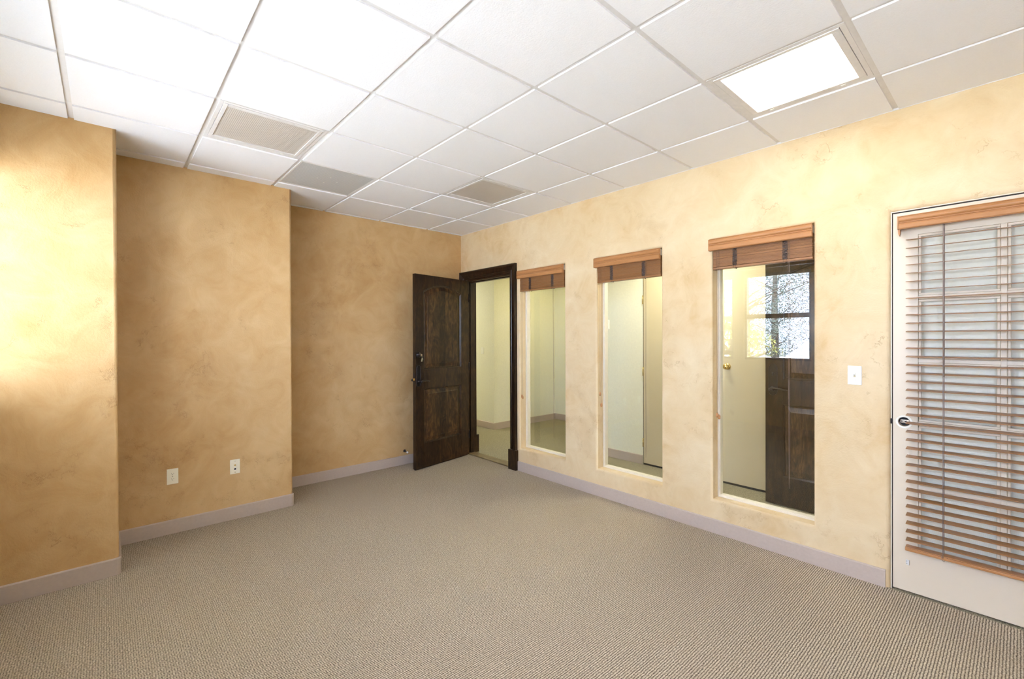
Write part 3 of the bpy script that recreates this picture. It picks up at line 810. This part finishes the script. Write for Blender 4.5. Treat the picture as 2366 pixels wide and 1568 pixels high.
sp = MB(); sp.box(-.006, .001, -.03, -.004, .962, .992, .001); sp.build('strike_plate', M['bronze'], gd)
cl = MB(); cl.box(-.082, -.066, fy, fy+.004, .162, .190, .001); cl.box(-.082, -.079, fy, fy+.014, .162, .190, .001); cb = cl.build('hold_down_bracket', M['clear'], gd)
for zz in (.170, .183): MB().lathe([(.003, 0), (.002, .003)], (-.071, fy+.004, zz), (0, 1, 0), 10).build('screw', M['steel'], cb)
# pale sheet material fixed behind the glass
bb = MB(); bb.box(gx0-.01, gx1+.04, y0_-.012, y0_-.004, gz0-.05, gz1+.05)
struct(bb.build('wall_behind_door', plain('pale_board', (.94,.885,.79), .6), None, (FX1, 0, 0)), 'pale board closing the glazed door from behind', 'board')

# lowered blind
lb = empty('lowered_blind', (FX1, 0, 0), 0, 'lowered open-slat wooden blind hanging over the cream glazed door', 'window blind')
bx1, bx0 = -.057, -.845
vp = valance_prof(2.072, 2.146, .045, .066)
v_ = MB(); v_.prism(vp, bx0, bx1+.012, 'x'); v_.box(bx1+.0125, bx1+.018, fy, .066, 2.072, 2.146, .001); v_.build('valance', M['blind'], lb)
MB().box(bx0, bx1, -.012, .040, 2.085, 2.130, .002).build('headrail', M['blind'], lb)
tb = MB(); tb.prism([(-.050+.0, 2.072), (-.050, 2.046), (-.046, 2.036), (-.042, 2.046), (-.040, 2.072)], .02, .055, 'y', .001); tb.build('valance_clip', M['blind'], lb)
zt, zb2, ns = 2.014, .322, 37
slm = MB()
yc = .021
for i in range(ns):
    z = zt-(zt-zb2)*i/(ns-1)
    slm.box(bx0, -.0725, -.0252, .0252, -.0016, .0016, .0007, Matrix.Translation((0, yc, z)) @ Matrix.Rotation(-.10, 4, 'X'), 1)
slm.build('slats', M['blind_shaded'], lb)
r_b = MB(); r_b.box(bx0, -.0705, yc-.026, yc+.026, .262, .278, .003); r_b.build('bottom_rail', M['blind'], lb)
r_b = MB(); r_b.box(bx0, -.071, yc-.025, yc+.025, .2795, .283, .0007); r_b.build('spare_slat', M['blind'], lb)
for xc in (-.228, -.69):
    lc = MB()
    for yy in (yc-.0255, yc+.0255):
        for dx in (0,): lc.tube([(xc+dx, yy, 2.085), (xc+dx, yy, .270)], .0011, 5)
    for i in range(ns):
        z = zt-(zt-zb2)*i/(ns-1)-.0028
        lc.tube([(xc, yc-.0255, z), (xc, yc+.0255, z)], .0007, 4)
    lc.tube([(xc+.002, yc+.027, 2.085), (xc+.002, yc+.027, 1.2), (xc+.002, yc+.028, .275)], .0011, 5)
    lc.tube([(xc+.008, yc+.028, .285), (xc+.004, yc+.031, .262), (xc-.002, yc+.03, .256), (xc-.004, yc+.02, .258)], .0012, 5)
    lc.build('ladder_cord', M['cord'], lb)
wd = MB(); wd.tube([(-.226, .053, 2.075), (-.229, .050, 2.045), (-.229, .049, 1.60), (-.229, .049, 1.25)], .0022, 8); wd.build('tilt_wand', M['cord'], lb)

# ------------------------------------------------------------------ wall plates
def screw_at(p, d, par):
    MB().lathe([(.0032, 0), (.0026, .0014)], p, d, 12).build('screw', M['steel'], par)
# on the right wall: local frame = world, face at y=0
sp_ = empty('light_switch', (-4.1985, 0, 1.233), 0, 'ivory toggle light switch on the cream wall beside the glazed door', 'light switch')
s_ = MB(); s_.box(-.0352, .0352, 0, .0055, -.0575, .0575, .003, None, 3); s_.build('cover_plate', M['whitepl'], sp_)
s_ = MB(); s_.box(-.0055, .0055, .0054, .0062, -.012, .012); s_.build('slot', plain('tan_plastic', (.55,.46,.28), .5), sp_)
s_ = MB(); s_.box(-.0045, .0045, .0, .018, -.005, .005, .0015, Matrix.Translation((0, .003, .003)) @ Matrix.Rotation(.45, 4, 'X')); s_.build('toggle', M['whitepl'], sp_)
screw_at((0, .0052, .030), (0, 1, 0), sp_); screw_at((0, .0052, -.030), (0, 1, 0), sp_)
# corridor switch
s2 = empty('light_switch', (1.045, -1.23, 1.255), 0, 'cream light switch on the pale corridor wall seen through the doorway', 'light switch')
MB().box(-.036, .036, 0, .006, -.058, .058, .003).build('cover_plate', M['whitepl'], s2)
MB().box(-.005, .005, .005, .016, -.010, .008, .002).build('toggle', M['whitepl'], s2)
# on the middle end wall: face at x = XM, outward = -x
def plateX(name, y, z, label, cat):
    r = empty(name, (XM, y, z), 0, label, cat)
    MB().box(-.0055, 0, -.0355, .0355, -.058, .058, .002, None, 3).build('cover_plate', M['ivory'], r)
    return r
o1 = plateX('electrical_outlet', 3.031, .4295, 'ivory duplex electrical outlet low on the end wall, farther left', 'outlet')
for zc in (.0195, -.0195):
    f = MB(); n = 20; poly = []
    for i in range(n):
        a = 2*PI*i/n; poly.append((.0165*math.cos(a), zc+max(-.0135, min(.0135, .0165*math.sin(a)))))
    f.prism(poly, -.0075, -.005, 'x', .0004); fc = f.build('receptacle', M['ivory'], o1)
    s = MB(); s.box(-.0079, -.0074, .0050, .0066, zc-.001, zc+.0075); s.box(-.0079, -.0074, -.0066, -.0052, zc+.0, zc+.0065)
    s.cyl((-.0079, 0, zc-.0065), (-.0074, 0, zc-.0065), .0024, n=12); s.build('slots', M['black'], fc)
screw_at((-.0055, 0, 0), (-1, 0, 0), o1)
o2 = plateX('data_outlet', 2.6215, .4255, 'ivory data and phone jack plate right of the duplex outlet', 'outlet')
s = MB(); s.box(-.0085, -.005, -.0095, .0095, -.027, -.009, .001); jk = s.build('jack', M['whitepl'], o2)
s = MB(); s.box(-.0089, -.0084, -.0065, .0065, -.0245, -.0115); s.build('jack_opening', M['black'], jk)
s = MB(); s.lathe([(.0065, 0), (.0065, .002), (.0045, .003), (.0045, .009), (.0035, .009), (.001, .006)], (-.005, 0, .0125), (-1, 0, 0), 12); s.build('coaxial_jack', M['brass'], o2)
screw_at((-.0055, 0, .045), (-1, 0, 0), o2); screw_at((-.0055, 0, -.045), (-1, 0, 0), o2)

# ------------------------------------------------------------------ corridor things
def flush_leaf(name, x_h, x_f, label, knob, hinges):
    r = empty(name, (x_h, -1.23, 0), 0, label, 'door', kind='structure')
    x0, x1 = sorted((0, x_f-x_h)); lf = MB(); lf.box(x0+.002, x1-.003, .001, .012, .022, 2.17, .002); lf.build('leaf', M['cream_door'], r)
    if knob is not None:
        k = MB(); k.lathe([(.032, 0), (.032, .004), (.022, .010), (.012, .014), (.011, .030), (.022, .036), (.028, .046), (.027, .056), (.018, .062), (.001, .063)], (knob-x_h, .012, 1.175), (0, 1, 0), 28)
        k.build('knob', M['brass'], r)
    for z in hinges:
        k = MB(); k.cyl((.003, .016, z-.05), (.003, .016, z+.05), .0055, n=12); k.box(.0, .012, .010, .0125, z-.05, z+.05); k.build('hinge', M['brass'], r)
    return r
flush_leaf('door_3', -1.972, -2.852, 'tan flush closet door leaf with brass hinges seen through the middle glass', None, (1.90, 1.075, .255))
flush_leaf('door_4', -3.738, -2.858, 'tan flush closet door leaf with a brass knob seen through the glass nearest the switch', -2.925, ())
tr = MB(); tr.box(-3.745, -1.962, -1.23, -1.2295, 0.0, 2.2)
struct(tr.build('trim_8', M['dark_gap']), 'dark gap behind the tan closet doors', 'door jamb')
# dark door opened along the corridor
d5 = empty('door_5', (-4.262, -1.0, .012), 0, 'dark stained panelled door with a lever plate standing open in the corridor', 'door', kind='structure')
panel_door(d5, .90, 2.168, .040, [(.14, .760, .245, .872, 0), (.14, .760, 1.085, 1.985, .082)], M['alder_frame'], M['alder'])
lever_set(d5, .838, 1.082, .040, 1, -1, plate_h=.275, plate_w=.072, turn=True)
for z_ in (.25, 1.1, 1.95):
    hg = MB(); hg.cyl((-.004, .044, z_-.05), (-.004, .044, z_+.05), .007, n=12); hg.build('hinge', M['bronze'], d5)
MB().box(.8995, .9015, .008, .032, .95, 1.06).build('latch_plate', M['brass'], d5)
t_ = empty('thermostat', (-1.452, -1.23, 1.625), 0, 'white wall thermostat on the pale corridor wall seen through the middle glass', 'thermostat')
q = MB(); q.box(-.045, .045, 0, .026, -.058, .058, .010, None, 3); q.build('housing', M['whitepl'], t_)
q = MB(); q.box(-.028, .010, .0255, .0275, -.005, .022, .001); q.build('display', plain('grey_display', (.35,.40,.36), .2), t_)
q = MB(); q.box(-.028, -.01, .0255, .029, -.035, -.025, .001); q.build('button', M['ivory'], t_)
for i, (x, y, l) in enumerate([(-2.6, -.68, 'glowing corridor ceiling light outside the middle glass opening'), (-.25, -1.9, 'glowing corridor ceiling light over the recess beyond the doorway'), (2.4, -.68, 'glowing corridor ceiling light far beyond the doorway'), (-5.6, -.68, 'glowing corridor ceiling light behind the glazed door')]):
    r = empty('corridor_light', (x, y, 2.6), 0, l, 'ceiling light', 'corridor ceiling lights')
    f = MB(); f.box(-.30, .30, -.15, .15, -.03, 0, .004); f.build('housing', M['white_frame'], r)
    MB().box(-.28, .28, -.13, .13, -.034, -.0305).build('diffuser', M['lamp_recess' if i == 1 else 'lamp_corridor'], r)

# ------------------------------------------------------------------ outside windows
for n, (a, b) in enumerate(OW):
    lab = ['narrow daylight window beside the end wall', 'double-hung daylight window left of the camera, second from the end wall', 'double-hung daylight window left of the camera, third from the end wall', 'wide daylight window added unseen behind the camera for fill light'][n]
    r = empty('window_%d' % (n+4), ((a+b)/2, YL+.06, OZ0), 0, lab, 'window', kind='structure')
    hw = (b-a)/2; hh = OZ1-OZ0; f = MB(); w = .035
    f.box(-hw, -hw+w, -.02, .03, 0, hh, .003); f.box(hw-w, hw, -.02, .03, 0, hh, .003); f.box(-hw+w, hw-w, -.02, .03, 0, w, .003); f.box(-hw+w, hw-w, -.02, .03, hh-w, hh, .003)
    mz = .68 if n else .10
    f.box(-hw+w, hw-w, -.018, .025, mz-.035, mz+.035, .003)
    f.build('frame', plain('window_frame_tan', (.30,.25,.19), .5), r)
    MB().box(-hw+.02, hw-.02, .004, .008, .02, hh-.02).build('pane', M['glass'], r)
    if n < 3:
        bl = empty('window_blind', ((a+b)/2, YL+.035, OZ0), 0, ['open white slat blind in the narrow daylight window', 'open white slat blind in the second daylight window from the end wall', 'open white slat blind in the third daylight window from the end wall'][n], 'window blind', 'white blinds in the daylight windows')
        sm = MB(); i = 0
        z = .03
        while z < hh-.06:
            sm.box(-hw+.01, hw-.01, -.022, .022, z-.001, z+.001); z += .054
        sm.build('slats', M['whitepl'], bl)
        MB().box(-hw+.006, hw-.006, -.025, .025, hh-.05, hh-.004, .002).build('headrail', M['whitepl'], bl)
        cdm = MB()
        for s in (-.6, .6):
            cdm.tube([(s*hw, -.023, .02), (s*hw, -.023, hh-.05)], .001, 4)
        cdm.build('ladder_cord', M['whitepl'], bl)

# ------------------------------------------------------------------ outdoors
gm, nt, b = mat('pale_paving'); co = objco(nt); L(nt, mixc(nt, noise(nt, co, 3, 5), (.60,.60,.58), (.72,.72,.70)), b.inputs['Base Color']); b.inputs['Roughness'].default_value = .95
struct(MB().box(-45, 30, -25, 45, -.5, -.3).build('ground', gm), 'pale paving outside the daylight windows', 'ground')
def leafmat(name, c1, c2):
    m, nt, b = mat(name); co = objco(nt); L(nt, mixc(nt, ramp(nt, noise(nt, co, 6, 3), [(.35, (0,0,0)), (.65, (1,1,1))]), c1, c2), b.inputs['Base Color']); b.inputs['Roughness'].default_value = .7
    return m
lm1 = leafmat('leaves_dark', (.10,.14,.13), (.26,.32,.25)); lm2 = leafmat('leaves_yellow', (.28,.30,.05), (.48,.46,.12)); bark = plain('bark', (.10,.07,.05), .9)
def tree(name, x, y, h, r, z0, nleaf, lmat, seed, label, cat, group=None):
    rnd = random.Random(seed); root = empty(name, (x, y, -.3), 0, label, cat, group)
    t = MB(); t.tube([(0, 0, 0), (.05, .03, h*.4), (-.03, 0, h*.95)], [.12*h/5, .09*h/5, .02], 8)
    for i in range(26):
        a = rnd.uniform(0, 2*PI); zz = rnd.uniform(z0*.7, h*.9); ln = r*rnd.uniform(.5, 1)
        p = [(0, 0, zz)]
        for k in range(1, 5): p.append((math.cos(a)*ln*k/4+rnd.uniform(-.08, .08), math.sin(a)*ln*k/4+rnd.uniform(-.08, .08), zz+ln*.45*k/4+rnd.uniform(-.08, .08)))
        t.tube(p, [.035, .026, .018, .012, .005], 5)
    t.build('trunk', bark, root)
    lf = MB(); bm = lf.bm
    for i in range(nleaf):
        a = rnd.uniform(0, 2*PI); u = rnd.random()**.5; zz = rnd.uniform(z0, h)
        rr = r*u*math.sin(min(1, (zz-z0+.15)/(h-z0+.15))*PI*.93+.1); c = Vector((rr*math.cos(a), rr*math.sin(a), zz)); s = rnd.uniform(.022, .05)
        d = Vector((rnd.uniform(-1, 1), rnd.uniform(-1, 1), rnd.uniform(-1, 1))).normalized(); e = d.orthogonal().normalized()
        bm.faces.new([bm.verts.new(c+d*s), bm.verts.new(c+e*s*.5), bm.verts.new(c-d*s), bm.verts.new(c-e*s*.5)])
    lf.build('leaves', lmat, root)
tree('tree', 1.5, 13.0, 7.0, 2.3, 1.4, 15000, lm1, 1, 'dark leafy tree outside the daylight windows, nearest the glass reflection', 'tree', 'trees outside')
tree('tree', 8.2, 14.5, 7.0, 2.4, 1.5, 15000, lm1, 2, 'taller dark leafy tree farther outside the daylight windows', 'tree', 'trees outside')
tree('tree', -4.2, 14.0, 7.5, 2.6, 1.0, 15000, lm1, 5, 'dark leafy tree outside the third daylight window', 'tree', 'trees outside')
tree('tree', 3.2, 21.0, 8.0, 3.0, .8, 16000, lm1, 6, 'farthest dark leafy tree outside the daylight windows', 'tree', 'trees outside')
tree('shrub', 0.2, 8.6, 2.3, 1.2, .4, 4000, lm2, 3, 'yellow-green shrub outside below the window reflected in the glass', 'shrub')
tree('shrub', 2.8, 9.6, 2.9, 1.5, .5, 4500, lm2, 4, 'larger yellow-green shrub outside beside the dark tree', 'shrub')
